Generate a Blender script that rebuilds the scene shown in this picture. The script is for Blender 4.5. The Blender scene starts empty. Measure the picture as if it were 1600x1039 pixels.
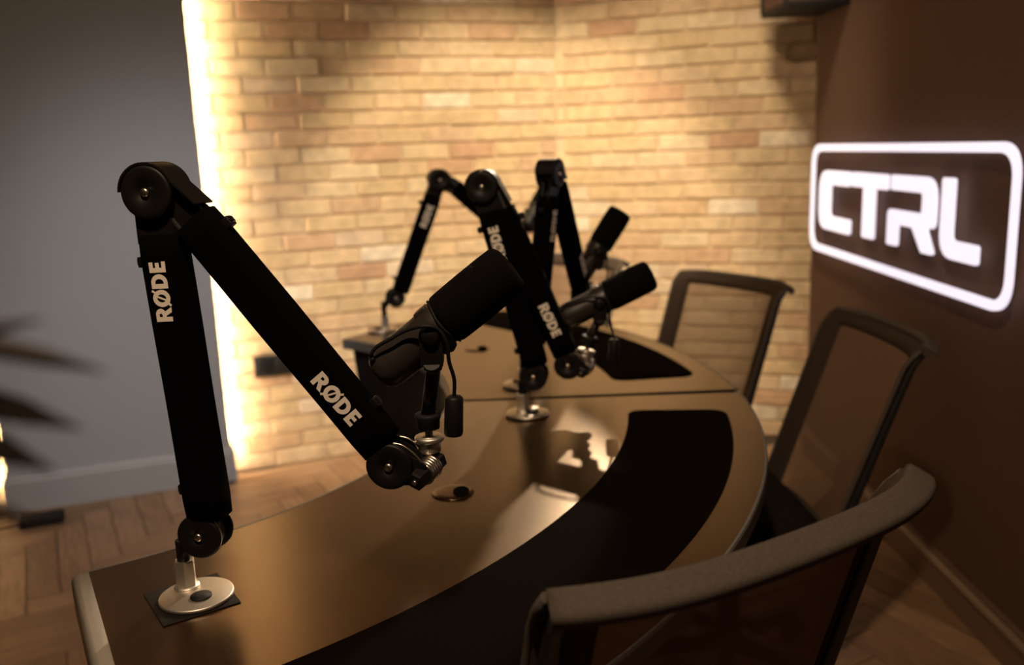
import bpy, bmesh, math, random
from mathutils import Vector, Matrix, noise
random.seed(7)
sc = bpy.context.scene
col = sc.collection
PI = math.pi
V = Vector

# ------------------------------------------------------------------ camera
cam_up = V((-245, 6700, 1387)).normalized()           # world up seen in camera axes
fw = V((0, 0, -1)); ycam = (fw - cam_up * fw.dot(cam_up)).normalized(); xcam = ycam.cross(cam_up)
Rm = Matrix((xcam, ycam, cam_up))                     # camera -> world
CAM = V((0, 0, 1.25))
cd = bpy.data.cameras.new('camera'); cam = bpy.data.objects.new('camera', cd); col.objects.link(cam)
cam.matrix_world = Matrix.Translation(CAM) @ Rm.to_4x4()
cd.sensor_width = 36; cd.lens = 1387 / 1600 * 36; cd.clip_start = .02
cd.dof.use_dof = True; cd.dof.focus_distance = .985; cd.dof.aperture_fstop = 3.5
sc.camera = cam

def project(p):
    c = Rm.transposed() @ (V(p) - CAM)
    if c.z > -.05: return None
    return 800 + 1387 * c.x / -c.z, 519.5 - 1387 * c.y / -c.z, -c.z

# ------------------------------------------------------------------ world, lights, exposure
w = bpy.data.worlds.new('world'); sc.world = w; w.use_nodes = True
w.node_tree.nodes['Background'].inputs[0].default_value = (.9, .75, .6, 1)
w.node_tree.nodes['Background'].inputs[1].default_value = .02
sc.view_settings.view_transform = 'Standard'; sc.view_settings.look = 'None'
sc.view_settings.exposure = 0; sc.view_settings.gamma = 1; sc.view_settings.use_curve_mapping = False

def lamp(kind, name, loc, target, power, color, **kw):
    d = bpy.data.lights.new(name, kind); d.energy = power; d.color = color
    for k, v in kw.items(): setattr(d, k, v)
    o = bpy.data.objects.new(name, d); col.objects.link(o); o.location = loc
    o.rotation_euler = (V(target) - V(loc)).to_track_quat('-Z', 'Y').to_euler()
    return o
WARM = (1, .81, .55)
lamp('SPOT', 'spot_back_left', (.06, 2.30, 2.64), (.04, 3.84, .62), 245, WARM, spot_size=math.radians(53), spot_blend=.45, shadow_soft_size=.10)
lamp('SPOT', 'spot_back_right', (.50, 2.45, 2.64), (.64, 3.78, .70), 125, WARM, spot_size=math.radians(62), spot_blend=.6, shadow_soft_size=.14)
lamp('SPOT', 'spot_table', (.43, 3.42, 2.03), (-.15, 1.31, .74), 210, (1, .76, .52), spot_size=math.radians(14.5), spot_blend=.22, shadow_soft_size=.025)
lamp('SPOT', 'fill_grey_wall', (-.75, .9, 2.55), (-1.12, 3.3, .55), 185, (1, .93, .90), spot_size=math.radians(44), spot_blend=1., shadow_soft_size=.25)  # unseen fill, added to brighten the grey wall towards its lower right
lamp('SPOT', 'spot_overhead', (-.15, .10, 2.62), (.05, 1.2, .75), 105, (1, .72, .47), spot_size=math.radians(150), spot_blend=.9, shadow_soft_size=.05)

# ------------------------------------------------------------------ materials
def mat(name, base, rough=.5, metal=0., spec=.5, noise_scale=0, noise_amt=.25, bump=0., bump_scale=200, emit=None, estr=0, coat=0, alpha=None, sheen=0):
    m = bpy.data.materials.new(name); m.use_nodes = True
    nt = m.node_tree; b = nt.nodes['Principled BSDF']
    b.inputs['Base Color'].default_value = (*base, 1)
    b.inputs['Roughness'].default_value = rough; b.inputs['Metallic'].default_value = metal
    b.inputs['Specular IOR Level'].default_value = spec
    b.inputs['Coat Weight'].default_value = coat
    b.inputs['Sheen Weight'].default_value = sheen
    tc = nt.nodes.new('ShaderNodeTexCoord')
    if noise_scale:
        n = nt.nodes.new('ShaderNodeTexNoise'); n.inputs['Scale'].default_value = noise_scale; n.inputs['Detail'].default_value = 5
        r = nt.nodes.new('ShaderNodeMix'); r.data_type = 'RGBA'
        r.inputs[6].default_value = (*[c * (1 - noise_amt) for c in base], 1)
        r.inputs[7].default_value = (*[min(1, c * (1 + noise_amt)) for c in base], 1)
        nt.links.new(tc.outputs['Object'], n.inputs['Vector']); nt.links.new(n.outputs['Fac'], r.inputs[0]); nt.links.new(r.outputs[2], b.inputs['Base Color'])
    if bump:
        n2 = nt.nodes.new('ShaderNodeTexNoise'); n2.inputs['Scale'].default_value = bump_scale; n2.inputs['Detail'].default_value = 3
        bp = nt.nodes.new('ShaderNodeBump'); bp.inputs['Strength'].default_value = bump; bp.inputs['Distance'].default_value = .002
        nt.links.new(tc.outputs['Object'], n2.inputs['Vector']); nt.links.new(n2.outputs['Fac'], bp.inputs['Height']); nt.links.new(bp.outputs[0], b.inputs['Normal'])
    if emit:
        b.inputs['Emission Color'].default_value = (*emit, 1); b.inputs['Emission Strength'].default_value = estr
    if alpha is not None: b.inputs['Alpha'].default_value = alpha
    return m

def ramp_mat(name, stops, rough, scale, stretch=(1, 1, 1), bump=.3, mix=.35, spec=.5):
    """colour picked per object, varied inside by noise"""
    m = bpy.data.materials.new(name); m.use_nodes = True; nt = m.node_tree; b = nt.nodes['Principled BSDF']
    b.inputs['Roughness'].default_value = rough; b.inputs['Specular IOR Level'].default_value = spec
    oi = nt.nodes.new('ShaderNodeObjectInfo'); cr = nt.nodes.new('ShaderNodeValToRGB'); cr.color_ramp.interpolation = 'LINEAR'
    els = cr.color_ramp.elements
    els[0].position = stops[0][0]; els[0].color = (*stops[0][1], 1); els[1].position = stops[-1][0]; els[1].color = (*stops[-1][1], 1)
    for p, c in stops[1:-1]:
        e = els.new(p); e.color = (*c, 1)
    tc = nt.nodes.new('ShaderNodeTexCoord'); mp = nt.nodes.new('ShaderNodeMapping'); mp.inputs['Scale'].default_value = stretch
    geo = nt.nodes.new('ShaderNodeNewGeometry')
    n = nt.nodes.new('ShaderNodeTexNoise'); n.inputs['Scale'].default_value = scale; n.inputs['Detail'].default_value = 6
    ad = nt.nodes.new('ShaderNodeVectorMath'); ad.operation = 'ADD'
    nt.links.new(tc.outputs['Object'], mp.inputs['Vector']); nt.links.new(mp.outputs[0], ad.inputs[0])
    sc_ = nt.nodes.new('ShaderNodeMath'); sc_.operation = 'MULTIPLY'; sc_.inputs[1].default_value = 37.
    nt.links.new(oi.outputs['Random'], sc_.inputs[0]); nt.links.new(sc_.outputs[0], ad.inputs[1]); nt.links.new(ad.outputs[0], n.inputs['Vector'])
    mr = nt.nodes.new('ShaderNodeMapRange'); mr.inputs['From Min'].default_value = .3; mr.inputs['From Max'].default_value = .7
    mr.inputs['To Min'].default_value = 1 - mix; mr.inputs['To Max'].default_value = 1 + mix
    nt.links.new(n.outputs['Fac'], mr.inputs['Value'])
    mu = nt.nodes.new('ShaderNodeVectorMath'); mu.operation = 'SCALE'
    nt.links.new(oi.outputs['Random'], cr.inputs[0]); nt.links.new(cr.outputs[0], mu.inputs[0]); nt.links.new(mr.outputs[0], mu.inputs['Scale'])
    nt.links.new(mu.outputs[0], b.inputs['Base Color'])
    bp = nt.nodes.new('ShaderNodeBump'); bp.inputs['Strength'].default_value = bump; bp.inputs['Distance'].default_value = .004
    nt.links.new(n.outputs['Fac'], bp.inputs['Height']); nt.links.new(bp.outputs[0], b.inputs['Normal'])
    return m

M = dict(
 brick=ramp_mat('yellow_brick', [(0, (.60, .42, .25)), (.08, (.52, .32, .20)), (.25, (.64, .47, .29)), (.5, (.59, .43, .25)), (.75, (.66, .51, .33)), (.93, (.56, .38, .23)), (1, (.76, .65, .50))], .9, 22, bump=.5, mix=.16, spec=.2),
 mortar=mat('lime_mortar', (.66, .50, .33), .95, noise_scale=30, bump=.4, bump_scale=90, spec=.2),
 plank=ramp_mat('oak_plank', [(0, (.20, .115, .06)), (.3, (.28, .17, .095)), (.6, (.24, .14, .075)), (.85, (.33, .205, .12)), (1, (.18, .10, .055))], .5, 9, stretch=(12, 1, 1), bump=.12, mix=.3),
 subfloor=mat('floor_joint', (.05, .03, .02), .9),
 paint=mat('grey_wall_paint', (.33, .345, .37), .75, noise_scale=3, noise_amt=.03, bump=.05, bump_scale=300, spec=.3),
 skirt=mat('grey_skirting_paint', (.34, .345, .36), .55, spec=.4),
 dkwall=mat('dark_brown_fabric_wall', (.105, .062, .045), .9, noise_scale=160, noise_amt=.25, bump=.3, bump_scale=900, spec=.15),
 dkskirt=mat('brown_skirting', (.16, .10, .065), .5),
 ceil=mat('dark_ceiling', (.05, .045, .04), .9),
 top=mat('dark_table_laminate', (.020, .0085, .003), .24, noise_scale=500, noise_amt=.2, spec=1.0, bump=.03, bump_scale=1500),
 edge=mat('grey_table_edging', (.13, .13, .13), .45, spec=.35),
 cap=mat('light_grey_edge_cap', (.30, .28, .25), .4, spec=.5),
 panel=mat('black_panel', (.010, .009, .009), .6, spec=.15),
 leather=mat('black_leather_inlay', (.0045, .0028, .0024), .95, noise_scale=400, bump=.25, bump_scale=700, spec=.015),
 rubber=mat('black_rubber', (.008, .008, .009), .65, spec=.3),
 sleeve=mat('black_neoprene_sleeve', (.0022, .002, .002), .95, bump=.15, bump_scale=1200, spec=.03),
 plastic=mat('black_plastic', (.007, .006, .0055), .5, spec=.25),
 foam=mat('black_foam', (.004, .0032, .003), .95, bump=.8, bump_scale=900, spec=.1),
 micbody=mat('black_enamel', (.026, .020, .016), .42, spec=.5),
 steel=mat('satin_steel', (.62, .56, .48), .32, metal=1),
 nickel=mat('brushed_nickel', (.80, .74, .65), .45, metal=1),
 print_=mat('cream_print', (.90, .82, .70), .8, spec=.2, emit=None),
 mesh=mat('chair_mesh', (.19, .115, .075), .85, alpha=.62, spec=.1),
 fabric=mat('charcoal_fabric', (.095, .077, .064), .92, noise_scale=350, noise_amt=.35, bump=.6, bump_scale=1100, spec=.08),

 border=mat('dark_mesh_border', (.055, .038, .028), .9, noise_scale=350, noise_amt=.3, bump=.4, bump_scale=1100, spec=.08),
 seat=mat('black_seat_fabric', (.015, .012, .010), .95, noise_scale=350, bump=.4, bump_scale=1100, spec=.05),
 frame=mat('chair_frame_plastic', (.015, .014, .015), .42, spec=.5),
 leaf=mat('dark_leaf', (.028, .018, .011), .8, noise_scale=14),
 stem=mat('plant_stem', (.06, .045, .025), .7),
 soil=mat('potting_soil', (.03, .02, .015), 1, bump=1, bump_scale=60),
 pot=mat('black_ceramic_pot', (.02, .02, .02), .4),
 socket=mat('black_socket', (.012, .010, .009), .45),
 led=mat('led_strip', (1, .9, .7), .5, emit=(1, .80, .50), estr=230),
 sign=mat('sign_light', (.8, .8, .85), .5, emit=(.86, .80, .95), estr=1.0),
 signside=mat('sign_return', (.6, .58, .62), .5, emit=(.75, .70, .85), estr=.55),
)
M['top'].node_tree.nodes['Principled BSDF'].inputs['Specular Tint'].default_value = (1, .74, .48, 1)
M['top'].node_tree.nodes['Principled BSDF'].inputs['IOR'].default_value = 1.75
# woven mesh: threads have thickness, so the gaps close as it is seen at a slant
def mesh_gaps(m):
    nt = m.node_tree; b = nt.nodes['Principled BSDF']
    lw = nt.nodes.new('ShaderNodeLayerWeight'); lw.inputs['Blend'].default_value = .5
    r = nt.nodes.new('ShaderNodeMapRange'); r.inputs['From Min'].default_value = .25; r.inputs['From Max'].default_value = .75
    r.inputs['To Min'].default_value = .72; r.inputs['To Max'].default_value = .98
    nt.links.new(lw.outputs['Facing'], r.inputs['Value']); nt.links.new(r.outputs[0], b.inputs['Alpha'])
mesh_gaps(M['mesh'])

# ------------------------------------------------------------------ mesh helpers
class MB:
    def __init__(s): s.v = []; s.f = []; s.sm = []
    def add(s, vs, fs, smooth=False):
        o = len(s.v); s.v += [V(p) for p in vs]; s.f += [[i + o for i in f] for f in fs]; s.sm += [smooth] * len(fs)
    def box(s, c, size, ax=None, ch=0):
        c = V(c); ax = ax or (V((1, 0, 0)), V((0, 1, 0)), V((0, 0, 1)))
        h = [d / 2 for d in size]
        if not ch:
            vs = [c + ax[0] * h[0] * i + ax[1] * h[1] * j + ax[2] * h[2] * k for i in (-1, 1) for j in (-1, 1) for k in (-1, 1)]
            s.add(vs, [(0, 1, 3, 2), (4, 6, 7, 5), (0, 4, 5, 1), (2, 3, 7, 6), (0, 2, 6, 4), (1, 5, 7, 3)])
        else:
            bm = bmesh.new(); bmesh.ops.create_cube(bm, size=1)
            for v in bm.verts: v.co = V((v.co.x * size[0], v.co.y * size[1], v.co.z * size[2]))
            bmesh.ops.bevel(bm, geom=bm.edges[:], offset=ch, segments=2, profile=.7, affect='EDGES')
            bm.verts.index_update()
            vs = [c + ax[0] * v.co.x + ax[1] * v.co.y + ax[2] * v.co.z for v in bm.verts]
            s.add(vs, [[v.index for v in f.verts] for f in bm.faces], True); bm.free()
    def ring_loft(s, rings, close_ends=True, smooth=True):
        n = len(rings[0]); vs = [p for r in rings for p in r]; fs = []
        for i in range(len(rings) - 1):
            for j in range(n):
                a = i * n + j; b = i * n + (j + 1) % n; fs.append((a, b, b + n, a + n))
        s.add(vs, fs, smooth)
        if close_ends:
            s.add(rings[0], [list(range(n))[::-1]]); s.add(rings[-1], [list(range(n))])
    def lathe(s, p0, ax, prof, n=32, smooth=True):
        """prof: [(distance along ax, radius)]"""
        ax = V(ax).normalized(); t = ax.orthogonal().normalized(); b = ax.cross(t)
        s.ring_loft([[V(p0) + ax * d + (t * math.cos(2 * PI * k / n) + b * math.sin(2 * PI * k / n)) * max(r, 1e-5) for k in range(n)] for d, r in prof], True, smooth)
    def cyl(s, p0, p1, r, r1=None, n=24, ch=0):
        p0 = V(p0); p1 = V(p1); L = (p1 - p0).length; r1 = r if r1 is None else r1
        pr = [(0, r), (L, r1)] if not ch else [(0, r - ch), (ch * .3, r - ch * .3), (ch, r), (L - ch, r1), (L - ch * .3, r1 - ch * .3), (L, r1 - ch)]
        s.lathe(p0, p1 - p0, pr, n, smooth=n > 8)
    def tube(s, pts, r, n=10, cyc=False):
        pts = [V(p) for p in pts]; rings = []; prev = None
        rr = r if isinstance(r, (list, tuple)) else [r] * len(pts)
        for i, p in enumerate(pts):
            a = pts[max(i - 1, 0)]; b = pts[min(i + 1, len(pts) - 1)]; d = (b - a).normalized()
            t = (prev - d * prev.dot(d)) if prev else d.orthogonal()
            t.normalize(); prev = t; q = d.cross(t)
            rings.append([p + (t * math.cos(2 * PI * k / n) + q * math.sin(2 * PI * k / n)) * rr[i] for k in range(n)])
        s.ring_loft(rings, True, True)
    def build(s, name, m, parent=None, bevel=0):
        me = bpy.data.meshes.new(name)
        off = parent_world(parent)
        me.from_pydata([p - off for p in s.v], [], s.f)
        me.polygons.foreach_set('use_smooth', s.sm); me.update()
        bm = bmesh.new(); bm.from_mesh(me); bmesh.ops.remove_doubles(bm, verts=bm.verts, dist=1e-6); bmesh.ops.recalc_face_normals(bm, faces=bm.faces); bm.to_mesh(me); bm.free()
        me.materials.append(m if not isinstance(m, str) else M[m])
        return link(name, me, parent)
def parent_world(p):
    off = V((0, 0, 0))
    while p is not None: off = off + p.location; p = p.parent
    return off
def link(name, me, parent=None):
    o = bpy.data.objects.new(name, me); col.objects.link(o)
    if parent is not None: o.parent = parent
    return o
def thing(name, label, cat, loc=(0, 0, 0), group=None):
    o = bpy.data.objects.new(name, None); o.empty_display_size = .05; col.objects.link(o); o.location = loc
    o['label'] = label; o['category'] = cat
    if group: o['group'] = group
    return o
def struct(o): o['kind'] = 'structure'; return o
def smooth_pts(pts, n=6):
    """Catmull-Rom"""
    pts = [V(p) for p in pts]; out = []
    P = [pts[0] * 2 - pts[1]] + pts + [pts[-1] * 2 - pts[-2]]
    for i in range(1, len(P) - 2):
        for k in range(n):
            t = k / n; a, b, c, d = P[i - 1:i + 3]
            out.append(.5 * ((2 * b) + (c - a) * t + (2 * a - 5 * b + 4 * c - d) * t * t + (3 * b - a - 3 * c + d) * t ** 3))
    out.append(pts[-1]); return out
def flat_shape(name, loops, depth, to_world, m, parent, bev=0):
    """filled 2-D outline(s) extruded; to_world maps (a, b, h) to space"""
    cu = bpy.data.curves.new('outline', 'CURVE'); cu.dimensions = '2D'; cu.fill_mode = 'BOTH'; cu.extrude = depth / 2; cu.bevel_depth = bev
    for lp in loops:
        sp = cu.splines.new('POLY'); sp.points.add(len(lp) - 1); sp.use_cyclic_u = True
        for i, p in enumerate(lp): sp.points[i].co = (p[0], p[1], 0, 1)
    return curve_to_mesh(name, cu, to_world, m, parent)
def curve_to_mesh(name, cu, to_world, m, parent):
    o = bpy.data.objects.new('outline', cu); col.objects.link(o)
    dg = bpy.context.evaluated_depsgraph_get(); me = bpy.data.meshes.new_from_object(o.evaluated_get(dg))
    bpy.data.objects.remove(o); me.name = name
    off = parent_world(parent)
    for v in me.vertices: v.co = V(to_world(*v.co)) - off
    bm = bmesh.new(); bm.from_mesh(me); bmesh.ops.recalc_face_normals(bm, faces=bm.faces); bm.to_mesh(me); bm.free()
    me.materials.clear(); me.materials.append(M[m]); return link(name, me, parent)
def round_poly(pts, rad, n=6):
    """pts (x,y) or (x,y,r)"""
    out = []; N = len(pts)
    for i in range(N):
        p = V(pts[i][:2]); r = pts[i][2] if len(pts[i]) > 2 else rad
        a = V(pts[i - 1][:2]); b = V(pts[(i + 1) % N][:2]); da = (a - p); db = (b - p)
        ang = da.angle(db); tl = min(r / math.tan(ang / 2), da.length * .49, db.length * .49)
        if r <= 1e-6: out.append(tuple(p)); continue
        p0 = p + da.normalized() * tl; p1 = p + db.normalized() * tl
        for k in range(n + 1):
            t = k / n; q = p0 * (1 - t) ** 2 + p * 2 * t * (1 - t) + p1 * t * t; out.append(tuple(q))
    return out

# ------------------------------------------------------------------ room shell
UP = V((0, 0, 1)); CEIL = 2.70
A = V((.22, 3.93, 0))                                   # inside corner of the two brick walls
L0 = V((-1.125, 3.458, 0)); dL = (A - L0).normalized()   # left brick wall direction (towards the corner)
dR = V((.953, -.303, 0)).normalized()                    # right brick wall direction (away from the corner)
nL = V((dL.y, -dL.x, 0)); nR = V((dR.y, -dR.x, 0))       # towards the room
if nL.y > 0: nL = -nL
if nR.y > 0: nR = -nR
LEN_L = 3.1; LEN_R = 1.45
COURSE = .0676; PITCH = .203; JT = .0075

def slab(name, p0, p1, z0, z1, thick, nrm, m, parent=None):
    b = MB(); p0 = V(p0); p1 = V(p1); n = V(nrm).normalized(); d = (p1 - p0)
    c = (p0 + p1) / 2 - n * thick / 2 + UP * (z0 + z1) / 2
    b.box(c, (d.length, thick, z1 - z0), (d.normalized(), n, UP)); return b.build(name, m, parent)

farL = A - dL * LEN_L; farR = A + dR * LEN_R
wall_bl = struct(slab('wall_back_left', farL, A + dL * .12, -.05, CEIL, .12, nL, 'mortar'))
wall_br = struct(slab('wall_back_right', A, farR, -.05, CEIL, .12, nR, 'mortar'))

def brick_mesh(L, seed):
    r = random.Random(seed); h = COURSE - JT; dpt = .022
    vs = []
    for (y, ins) in ((dpt / 2, 0), (-dpt / 2 + .004, .0), (-dpt / 2, .004)):       # -y is the face
        for sx, sz in ((-1, -1), (1, -1), (1, 1), (-1, 1)):
            vs.append((sx * (L / 2 - ins) + r.uniform(-1, 1) * .0016, y + r.uniform(-1, 1) * .0008, sz * (h / 2 - ins) + r.uniform(-1, 1) * .0016))
    fs = []
    for k in range(2):
        for j in range(4):
            a = k * 4 + j; b = k * 4 + (j + 1) % 4; fs.append((a, b, b + 4, a + 4))
    fs.append((8, 9, 10, 11))
    return vs, fs
def to_mesh(name, vs, fs, m):
    me = bpy.data.meshes.new(name); me.from_pydata(vs, [], fs); me.materials.append(M[m])
    bm = bmesh.new(); bm.from_mesh(me); bmesh.ops.recalc_face_normals(bm, faces=bm.faces); bm.to_mesh(me); bm.free(); return me

def lay_bricks(wall, origin, d, n, s0, s1, shift):
    """running bond; s measured from the corner along d"""
    full = [to_mesh('brick', *brick_mesh(PITCH - JT, k), 'brick') for k in range(9)]
    cache = {}
    rot = Matrix((d, -n, UP)).transposed().to_4x4()      # local x -> d, local -y -> n (room side)
    if rot.determinant() < 0: rot = Matrix((-d, -n, UP)).transposed().to_4x4()
    rest = MB(); cand = []
    rows = int(CEIL / COURSE)
    for r in range(rows):
        z = (r + .5) * COURSE
        start = s0 - PITCH + ((shift + (.5 if r % 2 else 0)) % 1) * PITCH + random.uniform(-.008, .008)
        x = start
        while x < s1:
            a = max(x + JT / 2, s0); b = min(x + PITCH - JT / 2, s1); x += PITCH
            if b - a < .03: continue
            c = origin + d * ((a + b) / 2) + n * (-.003 + random.uniform(0, .004)) + UP * (z + random.uniform(-.0012, .0012))
            pr = project(c); vis = pr and -60 < pr[0] < 1660 and -40 < pr[1] < 1060 and z < 1.97
            cand.append((0 if vis else 1, pr[2] if pr else 9, c, b - a))
    cand.sort(key=lambda t: (t[0], t[1])); nb = 0
    for vis, dist, c, L in cand:
        ang = Matrix.Rotation(random.uniform(-.006, .006), 4, 'Y')
        T = Matrix.Translation(c) @ rot @ ang
        if nb < 296 and vis == 0:
            if L > PITCH - JT - .003: me = random.choice(full)
            else:
                k = round(L, 2)
                if k not in cache: cache[k] = to_mesh('brick', *brick_mesh(L, 50 + int(L * 1000)), 'brick')
                me = cache[k]
            o = bpy.data.objects.new('brick', me); col.objects.link(o); o.parent = wall; o.matrix_local = T; nb += 1
        else:
            vs, fs = brick_mesh(L, random.randint(0, 99)); rest.add([T @ V(p) for p in vs], fs)
    o = rest.build('brickwork', 'brick', wall); o['kind'] = 'stuff'
    return nb
lay_bricks(wall_bl, A, -dL, nL, 0.0, LEN_L, .35)
lay_bricks(wall_br, A, dR, nR, 0.012, LEN_R, .15)

# grey painted wall standing proud of the brick, lit from behind
G1 = V((-1.131, 3.357, 0)); gd = V((-.945, -.33, 0)).normalized(); G0 = G1 + gd * .785
gn = V((.33, -.945, 0)).normalized()
wl = struct(slab('wall_left', G0, G1, 0, CEIL, .020, gn, 'paint'))
# skirting with a stepped profile, returned round both ends
def skirting(name, p0, p1, n, prof, m, ends=True):
    b = MB(); p0 = V(p0); p1 = V(p1); d = (p1 - p0).normalized()
    if ends: p0 = p0 - d * .0; p1 = p1 + d * .0
    rings = []
    for p, sgn in ((p0, -1), (p1, 1)):
        rings.append([p + n * a + UP * z + (d * sgn * a if ends else V((0, 0, 0))) for a, z in prof])
    b.ring_loft(rings, True, False)
    if ends:   # returns on the two ends
        for p, sgn in ((p0, -1), (p1, 1)):
            b.ring_loft([[p + n * a + UP * z + d * sgn * a for a, z in prof], [p - n * .02 + UP * z + d * sgn * a for a, z in prof]], True, False)
    return struct(b.build(name, m))
PROF = [(-.002, 0), (.016, 0), (.016, .112), (.012, .120), (.012, .127), (.006, .137), (.006, .150), (-.002, .150)]
skirting('baseboard_left', G0, G1, gn, PROF, 'skirt')
# sign wall, dark brown, proud of the brick behind
W0 = V((1.0775 + .0185 * 3.46 + .06, 3.46, 0)); W1 = V((1.105, -1.6, 0))
W0 = V((1.181, 3.455, 0))
wd = (W1 - W0).normalized(); wn = V((-1, -.015, 0)).normalized()
struct(slab('wall_right', W0, W1, 0, CEIL, .10, wn, 'dkwall'))
PROF2 = [(-.002, 0), (.016, 0), (.016, .072), (.022, .078), (.022, .088), (.010, .098), (.010, .110), (-.002, .110)]
skirting('baseboard_right', W0 - UP * 0, W1, wn, PROF2, 'dkskirt', False)
# unseen remainder of the room
struct(slab('wall_front', (-3.1, -1.6, 0), (1.3, -1.6, 0), 0, CEIL, .1, (0, 1, 0), 'ceil'))
struct(slab('wall_side', (-3.0, -1.6, 0), (-3.0, 3.6, 0), 0, CEIL, .1, (1, 0, 0), 'ceil'))
b = MB(); b.box((-.8, 1.3, CEIL + .05), (4.8, 6.2, .1)); struct(b.build('ceiling', 'ceil'))

# herringbone floor
b = MB(); b.box((-.8, 1.3, -.055), (4.8, 6.2, .1)); floor = struct(b.build('floor', 'subfloor'))
PW, PL = .092, .46
th = math.radians(28)
def plank_vs():
    vs = []; L = PL - .003; Wd = PW - .003
    for z, ins in ((-.006, 0), (-.0012, 0), (0, .0012)):
        for sx, sy in ((-1, -1), (1, -1), (1, 1), (-1, 1)): vs.append((sx * (Wd / 2 - ins), sy * (L / 2 - ins), z))
    fs = [(k * 4 + j, k * 4 + (j + 1) % 4, k * 4 + (j + 1) % 4 + 4, k * 4 + j + 4) for k in range(2) for j in range(4)] + [(8, 9, 10, 11)]
    return vs, fs
pvs, pfs = plank_vs(); pme = to_mesh('plank', pvs, pfs, 'plank')
def inside_room(p):
    if p.x < -2.98 or p.y < -1.55: return False
    if (p - A).dot(nL) < .012 + .0 or (p - A).dot(nR) < .012: return False
    return (p - W0).dot(wn) > .0 or p.y > 3.5
cands = []; rest = MB()
n = int(PL / PW)
rz = Matrix.Rotation(th, 4, 'Z')
for i in range(-70, 80):
    for j in range(-26, 26):
        # herringbone lattice
        base = V((i * PW, i * PW, 0)) + V((j * PL * 1.0, -j * PL * 1.0, 0))
        for kind in (0, 1):
            if kind == 0: c = base + V((PW / 2, PL / 2, 0)); R = Matrix.Identity(4)
            else: c = base + V((PW + PL / 2, PW / 2, 0)); R = Matrix.Rotation(PI / 2, 4, 'Z')
            T = rz @ Matrix.Translation(c) @ R
            T = Matrix.Translation((-.4, 1.4, 0)) @ T
            ends = [T @ V((x, y, 0)) for x in (-PW / 2, PW / 2) for y in (-PL / 2, PL / 2)]
            cc = T.to_translation()
            if not inside_room(cc): continue
            pr = project(cc)
            out = sum(0 if inside_room(e) else 1 for e in ends)
            vis = pr and -120 < pr[0] < 1720 and 500 < pr[1] < 1250
            cands.append((0 if vis else 1, pr[2] if pr else 99, T, out))
seen = set(); cands2 = []
for cnd in cands:
    p = cnd[2].to_translation(); k = (round(p.x, 3), round(p.y, 3))
    if k in seen: continue
    seen.add(k); cands2.append(cnd)
cands2.sort(key=lambda t: (t[0], t[1])); nb = 0
for vis, dist, T, out in cands2:
    T = Matrix.Translation((0, 0, random.uniform(-.0004, .0002))) @ T
    if vis == 0 and nb < 296:
        o = bpy.data.objects.new('plank', pme); col.objects.link(o); o.parent = floor; o.matrix_local = T; nb += 1
    else: rest.add([T @ V(p) for p in pvs], pfs)
o = rest.build('parquet', 'plank', floor); o['kind'] = 'stuff'

# LED strips behind the grey wall's two edges
for k, (p, lab) in enumerate(((G1 + gd * .018, 'warm LED strip glowing behind the right edge of the grey wall'), (G0 - gd * .018, 'warm LED strip glowing behind the left edge of the grey wall'))):
    t = thing('led_strip', lab, 'light strip', (p - gn * .025))
    q = p - gn * .0212
    b = MB(); b.box(q - gn * .003 + UP * 1.35, (.014, .004, 2.6), (gd, gn, UP)); b.build('channel', 'nickel', t)
    b = MB(); b.box(q - gn * .007 + UP * 1.35, (.009, .004, 2.58), (gd, gn, UP)); b.build('diffuser', 'led', t)

# wall socket on the brick
so = A - dL * ((A - V((-1.046, 3.486, 0))).dot(dL)) ; so = so + nL * .022
t = thing('wall_socket', 'black double wall socket low on the left brick wall', 'socket', so + UP * .43)
c = so + dL * .075 + UP * .429
b = MB(); b.box(c, (.150, .010, .086), (dL, nL, UP), .003); b.build('plate', 'socket', t)
for sx in (-.036, .036):
    b = MB(); b.box(c + dL * sx + nL * .006, (.046, .004, .048), (dL, nL, UP), .0015); ou = b.build('outlet', 'rubber', t)
for sx in (-.062, .062):
    b = MB(); b.box(c + dL * sx * .1 + nL * .006 + UP * .032 + dL * sx * .6, (.010, .005, .014), (dL, nL, UP), .001); b.build('switch', 'plastic', t)

# dark box high on the sign wall at the corner
t = thing('wall_cabinet', 'dark brown box unit fixed high in the corner above the glowing sign', 'cabinet', (1.07, 3.0, 1.70))
b = MB(); b.box((1.067, 3.285, 1.775), (.205, .29, .15), None, .006); b.build('body', 'dkwall', t)
b = MB(); b.box((1.067, 3.285, 1.692), (.213, .30, .012), None, .003); b.build('bottom_rail', 'rubber', t)
b = MB(); b.box((1.067, 3.285, 1.858), (.213, .30, .012), None, .003); b.build('top_rail', 'rubber', t)
for y_ in (3.425, 3.145):
    b = MB(); b.box((.962, y_, 1.775), (.012, .012, .16), None, .003); b.build('corner_post', 'rubber', t)

# ------------------------------------------------------------------ glowing sign
def sgn_pt(s, z, h):       # s runs from the far corner towards the camera
    y = 3.5 - s; x = 1.1515 + .02 * (y - 2.0) - .020 - h
    return (x, y, z)
sign = thing('light_sign', 'glowing white block-letter sign inside a rounded frame on dark wall', 'sign', (1.16, 2.67, .85))
def sw_map(a, b_, h): return sgn_pt(a, b_, h + .010)
def rr(x0, x1, y0, y1, r): return round_poly([(x0, y0), (x1, y0), (x1, y1), (x0, y1)], r, 10)
flat_shape('frame', [rr(.124, 1.544, .840, 1.226, .085), rr(.150, 1.518, .864, 1.202, .062)], .008, sw_map, 'sign', sign)
q = .012
flat_shape('letter', [round_poly([(.520, 1.134), (.221, 1.134, .075), (.221, .927, .075), (.535, .927), (.535, .976), (.335, .976, .018), (.335, 1.086, .018), (.520, 1.086)], .010)], .008, sw_map, 'sign', sign)
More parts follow.
